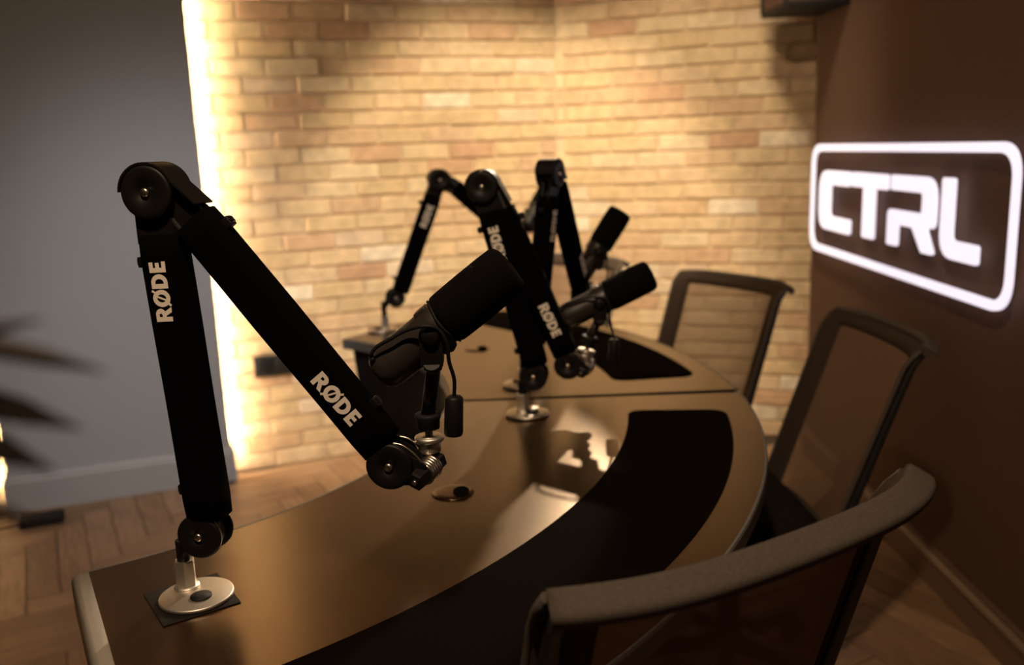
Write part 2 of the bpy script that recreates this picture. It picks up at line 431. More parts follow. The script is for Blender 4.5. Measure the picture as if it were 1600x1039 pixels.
flat_shape('letter', [round_poly([(.544, 1.135), (.836, 1.135), (.836, 1.089), (.740, 1.089, .003), (.740, .932), (.646, .932), (.646, 1.089, .003), (.544, 1.089)], .010)], .008, sw_map, 'sign', sign)
flat_shape('letter', [round_poly([(.862, 1.136), (1.155, 1.136, .075), (1.155, 1.000, .04), (1.103, 1.000, .004), (1.158, .931), (1.082, .931), (1.017, .994, .004), (.920, .994, .004), (.920, .931), (.846, .931), (.846, 1.036, .02), (1.074, 1.036, .012), (1.074, 1.092, .012), (.862, 1.092)], .010)], .008, sw_map, 'sign', sign)
flat_shape('letter', [round_poly([(1.186, 1.138), (1.252, 1.138), (1.252, .982, .018), (1.388, .982), (1.388, .934), (1.186, .934, .07)], .010)], .008, sw_map, 'sign', sign)
for s_, z_ in ((.3, .852), (1.4, .852), (.3, 1.214), (1.4, 1.214)):
    p = V(sgn_pt(s_, z_, .004)); b = MB(); b.cyl(p, p + V((.034, 0, 0)), .004, n=10); b.build('standoff', 'nickel', sign)

# ------------------------------------------------------------------ curved table, two segments
RC = V((-.984, 1.783, 0)); RI, RO = .846, 1.450; TZ = .74; TT = .028
def pol(r, deg, z=0): a = math.radians(deg); return RC + V((r * math.cos(a), r * math.sin(a), z))
def sector(b, r0, r1, a0, a1, z0, z1, n=48, inset=0):
    out = [pol(r1, a0 + (a1 - a0) * k / n) for k in range(n + 1)]; inn = [pol(r0, a0 + (a1 - a0) * k / n) for k in range(n + 1)]
    loop = out + inn[::-1]; N = len(loop)
    def strip(z): return [p + UP * z for p in loop]
    # top and bottom as quads between outer and inner arcs
    vs = strip(z0) + strip(z1); fs = []
    for k in range(N): fs.append((k, (k + 1) % N, (k + 1) % N + N, k + N))
    for k in range(n):
        i0, i1 = 2 * n + 1 - k, 2 * n - k
        fs.append((k, i0, i1, k + 1)); fs.append((k + N, k + 1 + N, i1 + N, i0 + N))
    b.add(vs, fs)
def rounded_sector_loop(r0, r1, a0, a1, rad, n=40):
    """closed loop in polar strip coordinates with rounded corners -> list of points"""
    rm = (r0 + r1) / 2; k = PI / 180 * rm
    pts = round_poly([(a0 * k, r0), (a1 * k, r0), (a1 * k, r1), (a0 * k, r1)], rad, 8)
    dense = []
    for i in range(len(pts)):
        p, q_ = V(pts[i]), V(pts[(i + 1) % len(pts)]); m_ = max(1, int((q_ - p).length / .03))
        for t_ in range(m_): dense.append(p.lerp(q_, t_ / m_))
    return [pol(p[1], p[0] / k) for p in dense]
def make_table(a0, a1, label, end):
    mid = pol(1.15, (a0 + a1) / 2)
    t = thing('curved_table', label, 'table', mid, 'two curved table segments')
    b = MB(); sector(b, RI + .0015, RO - .0015, a0 + .07, a1 - .07, TZ - TT, TZ); tt = b.build('tabletop', 'top', t)
    tt.data.materials.append(M['panel'])
    for pg in tt.data.polygons:
        if abs(pg.normal.z) < .5: pg.material_index = 1
    # edging: swept band with a rounded face
    n = 48; pout = [pol(RO, a0 + (a1 - a0) * k / n) for k in range(n + 1)]; pin = [pol(RI, a1 - (a1 - a0) * k / n) for k in range(n + 1)]
    path = pin + pout if end < 0 else pout + pin          # open at the seam
    ce = pol(1.15, (a0 + a1) / 2)
    prof = [(-.0022, .0003), (.0012, .0003), (.0026, -.003), (.0026, -TT + .003), (.0012, -TT), (-.004, -TT)]
    rings = []; N = len(path)
    for i, p in enumerate(path):
        a_ = path[i - 1] if i else p * 2 - path[1]; c_ = path[i + 1] if i < N - 1 else p * 2 - path[N - 2]
        d1 = (p - a_).normalized(); d2 = (c_ - p).normalized()
        n1 = V((d1.y, -d1.x, 0)); n2 = V((d2.y, -d2.x, 0)); m_ = (n1 + n2); m_ = m_ / max(.3, m_.dot(n1))
        rings.append([p + m_ * a + UP * (TZ + z) for a, z in prof])
    b = MB(); b.ring_loft(rings, True, False); b.build('edging', 'edge', t)
    if end < 0:      # thicker rounded cap on the free end
        b = MB(); p0, p1 = pol(RI + .002, a0), pol(RO - .03, a0); ax_ = (p1 - p0).normalized(); tn_ = V((ax_.y, -ax_.x, 0))
        tn_ = tn_ if tn_.dot(pol(1, a0 - 5) - pol(1, a0)) > 0 else -tn_
        cap = [(-.003, -.004), (-.003, .0008), (.004, .0006), (.010, 0), (.0145, -.002), (.0175, -.007), (.018, -.014), (.018, -.050), (.014, -.056), (-.003, -.056)]
        b.ring_loft([[p + tn_ * a + UP * (TZ + z) for a, z in cap] for p in (p0, p1)], True, True); b.build('end_cap', 'cap', t)
    # leather inlay
    m0, m1 = (a0 + 5.5, a1 - 5) if end < 0 else (a0 + 5, a1 - 5.5)
    lp = rounded_sector_loop(1.210, 1.397, m0, m1, .035)
    flat_shape('inlay', [[(p.x, p.y) for p in lp]], .0016, lambda x, y, h: (x, y, TZ + .0004 + h), 'leather', t, .0004)
    # panel leg under the inner edge and cross rib
    ring0, ring1 = [], []
    e0 = a0 + 2 if end < 0 else a0 + 5; e1 = a1 - 5 if end < 0 else a1 - 1.2
    lean = 5.0
    fe0, fe1 = (e0 + lean, e1) if end < 0 else (e0, e1 - lean)
    vs = []; fs = []; n = 30
    for k in range(n + 1):
        f = k / n
        for r in (.862, .890):
            vs.append(pol(r, e0 + (e1 - e0) * f, TZ - TT)); vs.append(pol(r + .02, fe0 + (fe1 - fe0) * f, .012))
    for k in range(n):
        o = k * 4; fs += [(o, o + 4, o + 5, o + 1), (o + 2, o + 3, o + 7, o + 6), (o + 1, o + 5, o + 7, o + 3), (o, o + 2, o + 6, o + 4)]
    fs += [(0, 1, 3, 2), (n * 4, n * 4 + 2, n * 4 + 3, n * 4 + 1)]
    b = MB(); b.add(vs, fs); b.build('modesty_panel', 'panel', t)
    for a_ in (e0 + (e1 - e0) * .28, e0 + (e1 - e0) * .72):
        b = MB(); sector(b, .895, 1.22, a_ - .8, a_ + .8, .012, TZ - TT, 4); b.build('leg', 'panel', t)
        b = MB(); sector(b, .88, 1.26, a_ - 1.6, a_ + 1.6, 0, .014, 4); b.build('foot', 'edge', t)
    return t
tn = make_table(-59.6, -.42, 'dark curved table segment in the foreground with black leather inlay', -1)
tf = make_table(.42, 53.2, 'dark curved table segment beyond the seam, nearer the brick wall', 1)
def cable_port(t, x, y, op):
    b = MB(); c = V((x, y, TZ + .0006))
    b.lathe(c, UP, [(0, .0325), (.0012, .0315), (.0026, .026), (.0028, .020), (.0028, .001)], 36); o = b.build('cable_port', 'top', t)
    # crescent opening on one side
    lp = [(c.x + op * (.013) + .0125 * math.cos(a) , c.y - .004 + .021 * math.sin(a)) for a in [2 * PI * k / 24 for k in range(24)]]
    flat_shape('opening', [lp], .0012, lambda px, py, h: (px, py, TZ + .0038 + h), 'sleeve', o)
cable_port(tn, -.099, 1.276, 1); cable_port(tf, -.093, 2.27, 1)
# flush square lid beneath the foreground arm's base
dr = (pol(1, -55.5) - RC).normalized(); dt = V((-dr.y, dr.x, 0))
b = MB(); b.box(V((-.392, .972, TZ + .0012)), (.094, .088, .0008), (dr, dt, UP), .0005); b.build('power_lid', 'panel', tn)

# ------------------------------------------------------------------ boom arms
def ell(cx, cy, rx, ry, n=28): return [(cx + rx * math.cos(2 * PI * k / n), cy + ry * math.sin(2 * PI * k / n)) for k in range(n)]
def arc(cx, cy, rx, ry, a0, a1, n=12): return [(cx + rx * math.cos(math.radians(a0 + (a1 - a0) * k / n)), cy + ry * math.sin(math.radians(a0 + (a1 - a0) * k / n))) for k in range(n + 1)]
GLYPHS = [  # cap height 1, heavy geometric capitals
 [[(0, 0), (0, 1), (.42, 1)] + arc(.42, .69, .34, .31, 90, -60, 10) + [(.84, 0), (.54, 0), (.34, .36), (.27, .36), (.27, 0)],
  [(.27, .60), (.27, .79)] + arc(.38, .695, .10, .095, 90, -90, 8)],
 [ell(1.36, .5, .50, .53), ell(1.36, .5, .235, .28)],
 [[(1.93, 0), (1.93, 1), (2.27, 1)] + arc(2.27, .5, .49, .5, 90, -90, 16), [(2.20, .24), (2.20, .76), (2.27, .76)] + arc(2.27, .5, .22, .26, 90, -90, 12)],
 [[(2.86, 0), (2.86, 1), (3.46, 1), (3.46, .77), (3.13, .77), (3.13, .615), (3.42, .615), (3.42, .395), (3.13, .395), (3.13, .23), (3.48, .23), (3.48, 0)]],
]
SLASH = [(.93, -.02), (1.07, -.09), (1.79, 1.02), (1.65, 1.09)]
def lettering(pos, right, upv, nrm, size, parent):
    cap = size * .72
    off = parent_world(parent); bmj = bmesh.new()
    def put(loops, lift):
        o = flat_shape('tmp', loops, .0003, lambda x, y, h: pos + right * ((x - 1.74) * cap) + upv * ((y - .5) * cap) + nrm * (h + lift), 'print_', None)
        bmj.from_mesh(o.data); me = o.data; bpy.data.objects.remove(o); bpy.data.meshes.remove(me)
    for g in GLYPHS: put(g, 0)
    put([[(1.16, .15), (1.26, .12), (1.56, .85), (1.46, .88)]], .0001)
    put([[(.86, .02), (.96, -.08), (1.12, .10), (1.04, .20)]], .0001); put([[(1.62, .82), (1.72, .80), (1.87, 1.0), (1.77, 1.08)]], .0001)
    me = bpy.data.meshes.new('lettering'); bmesh.ops.translate(bmj, verts=bmj.verts, vec=-off); bmj.to_mesh(me); bmj.free()
    me.materials.append(M['print_']); return link('lettering', me, parent)
def sleeve_loft(b, p0, p1, side, nrm, w, d, steps=14, seed=0):
    """rounded-rect tube from p0 to p1; side = in-plane across, nrm = across depth"""
    rings = []; ax = (p1 - p0)
    for i in range(steps + 1):
        f = i / steps; e = 1.0
        if i in (0, steps): e = .96
        wob = 1 + .012 * math.sin(f * 9 + seed)
        r = []
        cr = round_poly([(-w / 2, -d / 2), (w / 2, -d / 2), (w / 2, d / 2), (-w / 2, d / 2)], .012, 4)
        for x, y in cr: r.append(p0 + ax * f + side * x * e * wob + nrm * y * e)
        rings.append(r)
    b.ring_loft(rings, True, True)
def boom_arm(label, disc, post, P, E, F, T, taxis, adapt, rightside=1, textsize=.0265, hubmat='plastic'):
    """disc: base plate centre; post: silver post; P,E,F pivots; T tilt joint; adapt: thread adapter base"""
    P, E, F, T = V(P), V(E), V(F), V(T)
    root = thing('boom_arm', label, 'microphone arm', V((disc[0], disc[1], TZ)), 'boom arms fixed to the curved table')
    u = V((F.x - P.x, F.y - P.y, 0)).normalized(); n = V((u.y, -u.x, 0))       # n faces the viewer for u = +x
    c = V((disc[0], disc[1], TZ + .0022)); pc = V((post[0], post[1], TZ))
    b = MB(); b.lathe(c, UP, [(0, .0425), (.002, .0430), (.0038, .0425), (.0043, .0415), (.0043, .001)], 56); b.build('base_plate', 'nickel', root)
    h = c + (c - pc).normalized() * .012 + UP * .0045
    b = MB(); b.lathe(h, UP, [(-.001, .0125), (.0007, .0123), (.0007, .001)], 28); b.build('cable_hole', 'rubber', root)
    b = MB(); b.lathe(pc, UP, [(.0055, .0150), (.0085, .0150), (.0095, .0145), (.0095, .0005)], 32); b.lathe(pc, UP, [(.009, .0118), (.013, .0122), (.040, .0122), (.042, .0115), (.042, .001)], 6, False); b.build('post', 'nickel', root)
    b = MB(); b.cyl(pc + UP * .04, pc + UP * (P.z - TZ - .012), .0078, n=18, ch=.001)
    b.tube([pc + UP * (P.z - TZ - .03), V((pc.x, pc.y, P.z)) * .6 + P * .4 - UP * .008, P], [.0078, .011, .012], 14); b.build('stalk', 'plastic', root)
    # lower joint
    def joint(name, C, r, half, cap=.006):
        b = MB(); b.cyl(C - n * half, C + n * half, r * .8, n=30)
        for sg in (-1, 1):
            b.lathe(C + n * sg * (half - .001), n * sg, [(0, r), (cap * .6, r), (cap * .9, r * .96), (cap, r * .88), (cap, r * .30), (cap - .001, r * .28), (cap - .001, r * .001)], 40)
        j = b.build(name, hubmat, root)
        for sg in (-1, 1):
            b = MB(); b.lathe(C + n * sg * (half + cap - .002), n * sg, [(0, .0050), (.0018, .0050), (.0030, .0042), (.0036, .0025), (.0038, .0002)], 14); b.build('rivet', 'steel', j)
        return j
    joint('lower_joint', P, .0270, .014)
    joint('elbow_joint', E, .0290, .017)
    joint('end_joint', F, .0265, .014)
    dl = (E - P).normalized(); du = (F - E).normalized()
    sl = dl.cross(n).normalized();  sl = sl if sl.dot(u) > 0 else -sl         # across lower arm, pointing +u
    su = du.cross(n).normalized(); su = su if su.dot(u) > 0 else -su          # across upper arm, up/right
    # rods inside brackets
    b = MB()
    for sg in (-1, 1):
        for k in (-.012, .012):
            b.tube([P + sl * k + n * sg * .008, E + sl * k + n * sg * .008], .0035, 8)
            b.tube([E + su * (k + .010) + n * sg * .008, F + su * k + n * sg * .008], .0035, 8)
    b.build('rods', 'frame', root)
    # elbow fork and shroud
    b = MB()
    for sg in (-1, 1):
        q = n * sg * .0115
        pl = [E - sl * .020, E + sl * .020, E - dl * .055 + sl * .022, E - dl * .055 - sl * .022]
        b.add([p + q - n * .0015 for p in pl] + [p + q + n * .0015 for p in pl], [(0, 1, 2, 3), (4, 7, 6, 5), (0, 4, 5, 1), (1, 5, 6, 2), (2, 6, 7, 3), (3, 7, 4, 0)])
        pu = [E - su * .018, E + su * .027, E + du * .070 + su * .034, E + du * .070 - su * .006]
        b.add([p + q * .7 - n * .0015 for p in pu] + [p + q * .7 + n * .0015 for p in pu], [(0, 1, 2, 3), (4, 7, 6, 5), (0, 4, 5, 1), (1, 5, 6, 2), (2, 6, 7, 3), (3, 7, 4, 0)])
    b.build('bracket', 'plastic', root)
    b = MB(); angs = [math.radians(d_) for d_ in range(18, 186, 8)]
    rings = []
    for a in angs:
        dirv = u * math.cos(a) + UP * math.sin(a)
        rings.append([E + dirv * .0300 - n * .021, E + dirv * .0322 - n * .021, E + dirv * .0322 + n * .021, E + dirv * .0300 + n * .021])
    b.ring_loft(rings, True, False)
    tail = [E + (u * math.cos(angs[0]) + UP * math.sin(angs[0])) * .0311, E + du * .045 + su * .034]
    b.box((tail[0] + tail[1]) / 2, ((tail[1] - tail[0]).length, .040, .0022), ((tail[1] - tail[0]).normalized(), n, (tail[1] - tail[0]).normalized().cross(n)))
    b.build('shroud', 'plastic', root)
    # sleeves
    b = MB(); a0, a1 = P + dl * .020 + sl * .008, E - dl * .046 + sl * .001; sleeve_loft(b, a0, a1, sl, n, .0475, .040, seed=1); s1 = b.build('lower_sleeve', 'sleeve', root)
    b = MB(); b0, b1 = E + du * .052 + su * .014, F - du * .022 + su * .004; sleeve_loft(b, b0, b1, su, n, .0475, .040, seed=4); s2 = b.build('upper_sleeve', 'sleeve', root)
    # lettering on the side facing the viewer (n)
    Ll = (a1 - a0).length; Lu = (b1 - b0).length
    lettering(a0 + dl * (Ll - .062) - sl * .0075 + n * .02045, dl, -sl, n, textsize, s1)
    lettering(b0 + du * (Lu - .073) - su * .0060 + n * .02045, du, su, n, textsize, s2)
    # cable clips
    for p, sd, d_ in ((a1 - dl * .030, -sl, dl), (a0 + dl * .034, -sl, dl), (b0 + du * .026, su, du), (b1 - du * .042, su, du)):
        b = MB(); b.box(p + sd * .0265, (.012, .012, .010), (d_, n, sd), .0015); b.box(p + sd * .029, (.007, .006, .009), (d_, n, sd)); b.build('cable_clip', 'plastic', root)
    # link plates from end joint to tilt joint
    tx = V(taxis).normalized()
    b = MB(); dd = (T - F); dn = dd.normalized(); pp = dn.cross(n).normalized()
    for sg in (-1, 1):
        o_ = n * sg * .012
        pl = [F + pp * .0235, T + pp * .012, T - pp * .012, F - pp * .0235]
        b.add([p + o_ - n * .0018 for p in pl] + [p + o_ + n * .0018 for p in pl], [(0, 1, 2, 3), (4, 7, 6, 5), (0, 4, 5, 1), (1, 5, 6, 2), (2, 6, 7, 3), (3, 7, 4, 0)])
    b.build('link_plate', 'plastic', root)
    for sg in (1, -1):
        b = MB(); top = pp if pp.z > 0 else -pp
        arc = smooth_pts([F + top * .0262 - dn * .004, F + top * .0268 + dn * .008, F + top * .0215 + dn * .022, T + top * .0128 - dn * .004], 5)
        b.tube([p + n * sg * .0120 for p in arc], .0013, 8); b.build('chrome_edge', 'steel', root)
    # tilt joint: hex knob, washers, far nut
    b = MB(); b.lathe(T - tx * .024, tx, [(0, .0095), (.002, .0118), (.015, .0118), (.017, .010)], 6, False); k1 = b.build('tilt_knob', 'plastic', root)
    b = MB(); b.lathe(T - tx * .0265, tx, [(0, .0028), (.003, .0034)], 12); b.build('screw', 'steel', k1)
    b = MB(); prof = [(-.007, .0125)]
    for k in range(5): prof += [(-.006 + k * .0042, .0138), (-.0035 + k * .0042, .0138), (-.0028 + k * .0042, .0120)]
    b.lathe(T, tx, prof, 28); b.build('washers', 'steel', root)
    b = MB(); b.lathe(T + tx * .014, tx, [(0, .0105), (.002, .0118), (.013, .0118), (.015, .010)], 6, False); b.build('lock_nut', 'plastic', root)
    # thread adapter
    base, aup = V(adapt[0]), V(adapt[1]).normalized()
    b = MB(); b.lathe(base, aup, [(-.030, .0052), (-.018, .0052), (-.018, .0125), (-.017, .0130), (-.0065, .0130), (-.006, .0122), (-.005, .0165), (-.0045, .0168), (-.001, .0168), (0, .0160), (0, .0045), (.010, .0045), (.010, .0005)], 36); b.build('thread_adapter', 'nickel', root)
    return root

# ------------------------------------------------------------------ microphones
def microphone(label, Vp, heading, tilt, adapt, adir=(0, 0, 1), capoff=(.021, 0), metal='micbody'):
    Vp = V(Vp); hx = V((math.cos(heading), math.sin(heading), 0)); s = V((hx.y, -hx.x, 0))     # s towards viewer when heading = +x
    ax = hx * math.cos(tilt) + UP * math.sin(tilt); cup = -hx * math.sin(tilt) + UP * math.cos(tilt)
    base = V(adapt); adir = V(adir).normalized()
    root = thing('microphone', label, 'microphone', base, 'broadcast microphones on the boom arms')
    b = MB(); b.lathe(Vp, ax, [(-.079, .001), (-.079, .012), (-.0775, .0185), (-.073, .0225), (-.064, .0245), (-.045, .0248), (-.012, .0250), (.004, .0262), (.020, .0268), (.024, .0245), (.024, .001)], 44); body = b.build('body', metal, root)
    b = MB(); prof = [(.017, .020), (.0175, .0275), (.021, .0298), (.030, .0303), (.060, .0306), (.090, .0303), (.104, .0297), (.1095, .0275), (.1125, .022), (.1135, .012), (.1136, .0005)]
    b.lathe(Vp, ax, prof, 48); b.build('windscreen', 'foam', root)
    # band where foam meets body
    b = MB(); ring = []
    for k in range(33):
        a = 2 * PI * k / 32; ring.append(Vp + ax * (.0165 + .0012 * math.sin(3 * a)) + (cup * math.cos(a) + s * math.sin(a)) * .0282)
    b.tube(ring, .0014, 8); b.build('retaining_ring', 'rubber', root)
    b = MB(); b.box(Vp + cup * .0245 - ax * -.004, (.016, .022, .006), (ax, s, cup), .002); b.build('switch_cover', metal, body)
    # yoke
    b = MB(); low = Vp - UP * .037
    for sg in (-1, 1):
        o = s * sg * .0290
        b.cyl(Vp + o - s * .0018, Vp + o + s * .0018, .0125, n=26)
        d_ = (low - Vp).normalized(); sd = d_.cross(s).normalized()
        b.box(Vp + o + d_ * .017, (.0245, .0036, .034), (sd, s, d_), .0008)
        b.tube([Vp + o + d_ * .030, low + s * sg * .022, low], [.0095, .0085, .0085], 12)
    b.box(low + UP * .002, (.020, .046, .012), (hx, s, UP), .003)
    b.lathe(Vp - hx * -.013 - UP * .024, UP, [(0, .010), (.006, .0135), (.016, .012), (.02, .006)], 18)
    b.build('yoke', 'plastic', root)
    for sg in (-1, 1):
        b = MB(); b.lathe(Vp + s * sg * .0305, s * sg, [(0, .0095), (.0045, .0098), (.006, .0085), (.0062, .0005)], 26); b.build('pivot_knob', 'plastic', root)
    # post and collar
    b = MB(); ctop = base + adir * .0245
    b.tube([low, ctop], .0082, 20); b.build('post', metal, root)
    b = MB(); b.lathe(base + adir * .0085, adir, [(0, .0105), (.001, .0128), (.011, .0134), (.014, .0148), (.0175, .0148), (.0185, .0135), (.0185, .004)], 30); b.build('collar', 'rubber', root)
    # cable and inline connector
    def rot(p, a):
        c_, s_ = math.cos(a), math.sin(a); return (p[0] * c_ - p[1] * s_, p[0] * s_ + p[1] * c_)
    da = tilt - math.radians(37.4)
    P2 = [rot(p, da) for p in ((-.066, -.026), (-.0665, -.020), (-.060, -.012), (-.045, -.003), (-.027, .0065), (-.006, .0125), (.009, .0085))]
    offs = [.016, .020, .022, .0265, .0290, .0380, .0360]
    co = V((capoff[0], capoff[1]))
    P2 += [(.0175, -.008), (.0185, -.030), (.0225, -.052), (co[0], co[1] - .074)]; offs += [.033, .026, .018, .012]
    pts = smooth_pts([Vp + hx * p[0] + UP * p[1] + s * o for p, o in zip(P2, offs)], 6)
    b = MB(); b.tube(pts, .0022, 10)
    kn = Vp + hx * P2[0][0] + UP * P2[0][1] + s * .017
    b.lathe(kn - ax * .003, ax, [(0, .002), (.001, .0036), (.005, .0036), (.006, .002)], 12)
    b.build('cable', 'rubber', root)
    ct = Vp + hx * co[0] + UP * (co[1] - .072) + s * .012; cdn = (V((0, 0, -1)) + hx * -.06).normalized()
    b = MB(); b.lathe(ct, cdn, [(0, .0035), (.001, .0085), (.0035, .0105), (.043, .0108), (.046, .0100), (.0465, .001)], 28)
    b.build('connector', 'plastic', root)
    return root

# foreground arm and microphone
boom_arm('foreground boom arm on its silver base at the near left end of the table', (-.386, .973), (-.403, .990), (-.371, .985, .820), (-.384, .985, 1.218), (-.139, .950, .910),
         (-.102, .945, .899), (.45, .87, .20), ((-.0985, .965, .934), (0, 0, 1)))
microphone('largest foreground microphone with black foam windscreen, hanging cable and connector', (-.088, .965, 1.056), 0, math.radians(37.4), (-.0985, .965, .934))
# second arm, by the seam
boom_arm('middle boom arm on its silver base just in front of the table seam', (.024, 1.667), (.016, 1.672), (.040, 1.665, .820), (-.043, 1.665, 1.183), (.106, 1.655, .842),
         (.138, 1.650, .834), (.45, .87, .2), ((.142, 1.66, .868), (.25, 0, 1)))
microphone('black microphone aimed right at the end of the middle boom arm', (.166, 1.66, .962), 0, math.radians(25), (.142, 1.66, .868), (.25, 0, 1), (.028, 0))
# third arm, just past the seam
boom_arm('boom arm seen edge-on, its elbow tallest at centre, based just past the table seam', (.017, 1.885), (.022, 1.878), (.042, 1.880, .812), (.092, 1.890, 1.195), (.172, 2.130, .900),
         (.182, 2.168, .892), (.8, -.3, .2), ((.190, 2.175, .922), (0, 0, 1)))
microphone('upright black microphone behind the middle one, aimed up in front of brick', (.212, 2.150, 1.000), math.radians(8), math.radians(56), (.190, 2.175, .922), (0, 0, 1))
# fourth arm, far left
boom_arm('far boom arm with thin segments at the far left end of the table', (-.381, 2.557), (-.372, 2.560), (-.337, 2.560, .838), (-.193, 2.560, 1.170), (.060, 2.680, .940),
         (.088, 2.695, .933), (.4, -.9, .2), ((.090, 2.700, .958), (0, 0, 1)))
microphone('farthest microphone mostly hidden behind the edge-on boom arm', (.086, 2.712, 1.060), math.radians(62), math.radians(34), (.090, 2.700, .958), (0, 0, 1))

# ------------------------------------------------------------------ chairs
def back_pt(s, t, hz):
    hw = .208 + .012 * t
    x = hw * s; yc = .016 * s * s + .032 * abs(s) ** 5
    fl = max(0, (t - .86) / .14)
    y = -.215 - .135 * t + yc - .026 * fl * fl
    x *= 1 + .02 * fl * abs(s) ** 3
    z = .47 + (.385 + hz) * t - .006 * (abs(s) ** 8) * fl
    return V((x, y, z))
def make_chair(label, mid, facing, hz=0.0, seat_h=.45, proto=None):
    """mid: centre of the back's top edge on plan; facing: unit direction the sitter looks"""
    f = V((facing[0], facing[1], 0)).normalized(); ang = math.atan2(f.y, f.x) - PI / 2
    off = Matrix.Rotation(ang, 3, 'Z') @ V((0, -.376, 0))
    root = thing('mesh_chair', label, 'chair', V((mid[0], mid[1], 0)) - off, 'mesh-backed chairs around the table')
    keep = root.location.copy(); root.location = (0, 0, 0)
    # mesh panel (double-sided thin shell)
    b = MB(); ns, ntt = 22, 20
    for lay, sgn in ((0, 1), (.0016, -1)):
        vs = []; fs = []
        for j in range(ntt + 1):
            for i in range(ns + 1):
                p = back_pt(-0.93 + 1.86 * i / ns, -.22 + 1.17 * j / ntt, hz); vs.append(p + V((0, -lay, 0)))
        if lay: continue
        for j in range(ntt):
            for i in range(ns):
                a = j * (ns + 1) + i; fs.append((a, a + 1, a + ns + 2, a + ns + 1))
        b.add(vs, fs, True)
    b.build('mesh_panel', 'mesh', root)
    # fabric border: wide flat band following sides and top
    def band(pts, wd, th_, m, name):
        b = MB(); rings = []
        for i, (p, across, nrm) in enumerate(pts):
            cr = round_poly([(-wd / 2, -th_ / 2), (wd / 2, -th_ / 2), (wd / 2, th_ / 2), (-wd / 2, th_ / 2)], th_ * .48, 4)
            rings.append([p + across * x + nrm * y for x, y in cr])
        b.ring_loft(rings, True, True); return b.build(name, m, root)
    def frame_at(s, t, inward):
        p = back_pt(s, t, hz); ds = (back_pt(s + .01, t, hz) - back_pt(s - .01, t, hz)).normalized(); dt_ = (back_pt(s, min(t + .01, 1), hz) - back_pt(s, t - .01, hz)).normalized()
        return p, ds, dt_, ds.cross(dt_).normalized()
    for sg in (-1, 1):           # doubled fabric along each side
        b = MB(); rings = []
        for k in range(25):
            t_ = -.22 + 1.205 * k / 24; loop = []
            for s_, o_ in ((.79, .0022), (.88, .0028), (.96, .0040), (1.0, .0035), (1.0, -.0035), (.96, -.0048), (.88, -.0035), (.79, -.0030)):
                p, ds, dt_, nn = frame_at(sg * s_, t_, 0); loop.append(p + nn * (o_ if nn.y > 0 else -o_))
            rings.append(loop)
        b.ring_loft(rings, True, True); b.build('side_border', 'border', root)
    pts = []
    for k in range(41):
        s_ = -1.0 + 2.0 * k / 40; p, ds, dt_, nn = frame_at(s_, .972, 0)
        tl = (dt_ * .30 - nn * .95 * (1 if nn.y > 0 else -1)).normalized()
        n2 = ds.cross(tl).normalized(); pts.append((p + tl * .013 + dt_ * .004, tl, n2))
    band(pts, .033, .018, 'fabric', 'top_border')
    b = MB(); rings = []
    for k in range(25):
        s_ = -.95 + 1.9 * k / 24; loop = []
        for t_, o_ in ((.89, .0022), (.93, .0028), (.96, .0028), (.96, -.0034), (.93, -.0034), (.89, -.0028)):
            p, ds, dt_, nn = frame_at(s_, t_, 0); loop.append(p + nn * (o_ if nn.y > 0 else -o_))
        rings.append(loop)
    b.ring_loft(rings, True, True); b.build('top_facing', 'border', root)
    pts = []
    for k in range(31):
        s_ = -.93 + 1.86 * k / 30; p, ds, dt_, nn = frame_at(s_, -.21, 0); pts.append((p, dt_, nn))
    band(pts, .040, .014, 'frame', 'bottom_rail')
    b = MB(); b.tube([back_pt(-.9 + 1.8 * k / 30, .925, hz) + V((0, -.016, -.004)) for k in range(31)], .0024, 8); b.build('piping', 'fabric', root)
    # outer side rails of the shell
    for sg in (-1, 1):
        b = MB(); b.tube([back_pt(sg * .965, -.2 + 1.14 * k / 20, hz) + V((0, -.013, 0)) for k in range(21)], [.012 - .004 * k / 20 for k in range(21)], 10); b.build('side_rail', 'frame', root)
    for sg in (-1, 1):
        b = MB(); b.tube([back_pt(sg * 1.0, -.2 + 1.17 * k / 24, hz) for k in range(25)], .0048, 8); b.build('edge_welt', 'fabric', root)
    # seat cushion
    rings = []
    for (z, ins) in ((seat_h - .055, .02), (seat_h - .045, .004), (seat_h - .012, 0), (seat_h, .012), (seat_h + .004, .03)):
        lp = round_poly([(-.205 + ins, -.155 + ins), (.205 - ins, -.155 + ins), (.215 - ins, .235 - ins), (-.215 + ins, .235 - ins)], .07, 6)
        rings.append([V((x, y, z - .012 * max(0, (y - .12)) / .1)) for x, y in lp])
    b = MB(); b.ring_loft(rings, True, True); b.build('seat', 'seat', root)
    # back bracket, column, base
    b = MB(); b.tube([V((0, -.05, seat_h - .07)), V((0, -.20, seat_h - .06)), V((0, -.255, seat_h)), V((0, -.262, .52))], [.022, .022, .018, .013], 12); b.box((0, -.03, seat_h - .07), (.14, .20, .03), None, .008); b.build('tilt_bracket', 'frame', root)
    b = MB(); b.lathe((0, 0, .085), UP, [(0, .028), (.18, .028), (.18, .018), (seat_h - .15, .018)], 20); b.build('column', 'frame', root)
    for k in range(5):
        a = 2 * PI * k / 5 + .3; d_ = V((math.cos(a), math.sin(a), 0)); sd = V((-d_.y, d_.x, 0))
        b = MB(); rings = []
        for f_, w_, z_, h_ in ((0, .05, .095, .045), (.5, .04, .085, .035), (1, .028, .068, .022)):
            c = d_ * (.02 + .245 * f_) + UP * z_; rings.append([c + sd * x + UP * y for x, y in round_poly([(-w_ / 2, -h_ / 2), (w_ / 2, -h_ / 2), (w_ / 2, h_ / 2), (-w_ / 2, h_ / 2)], .006, 3)])
        b.ring_loft(rings, True, True); lg = b.build('base_leg', 'frame', root)
        b = MB(); c = d_ * .255 + UP * .027
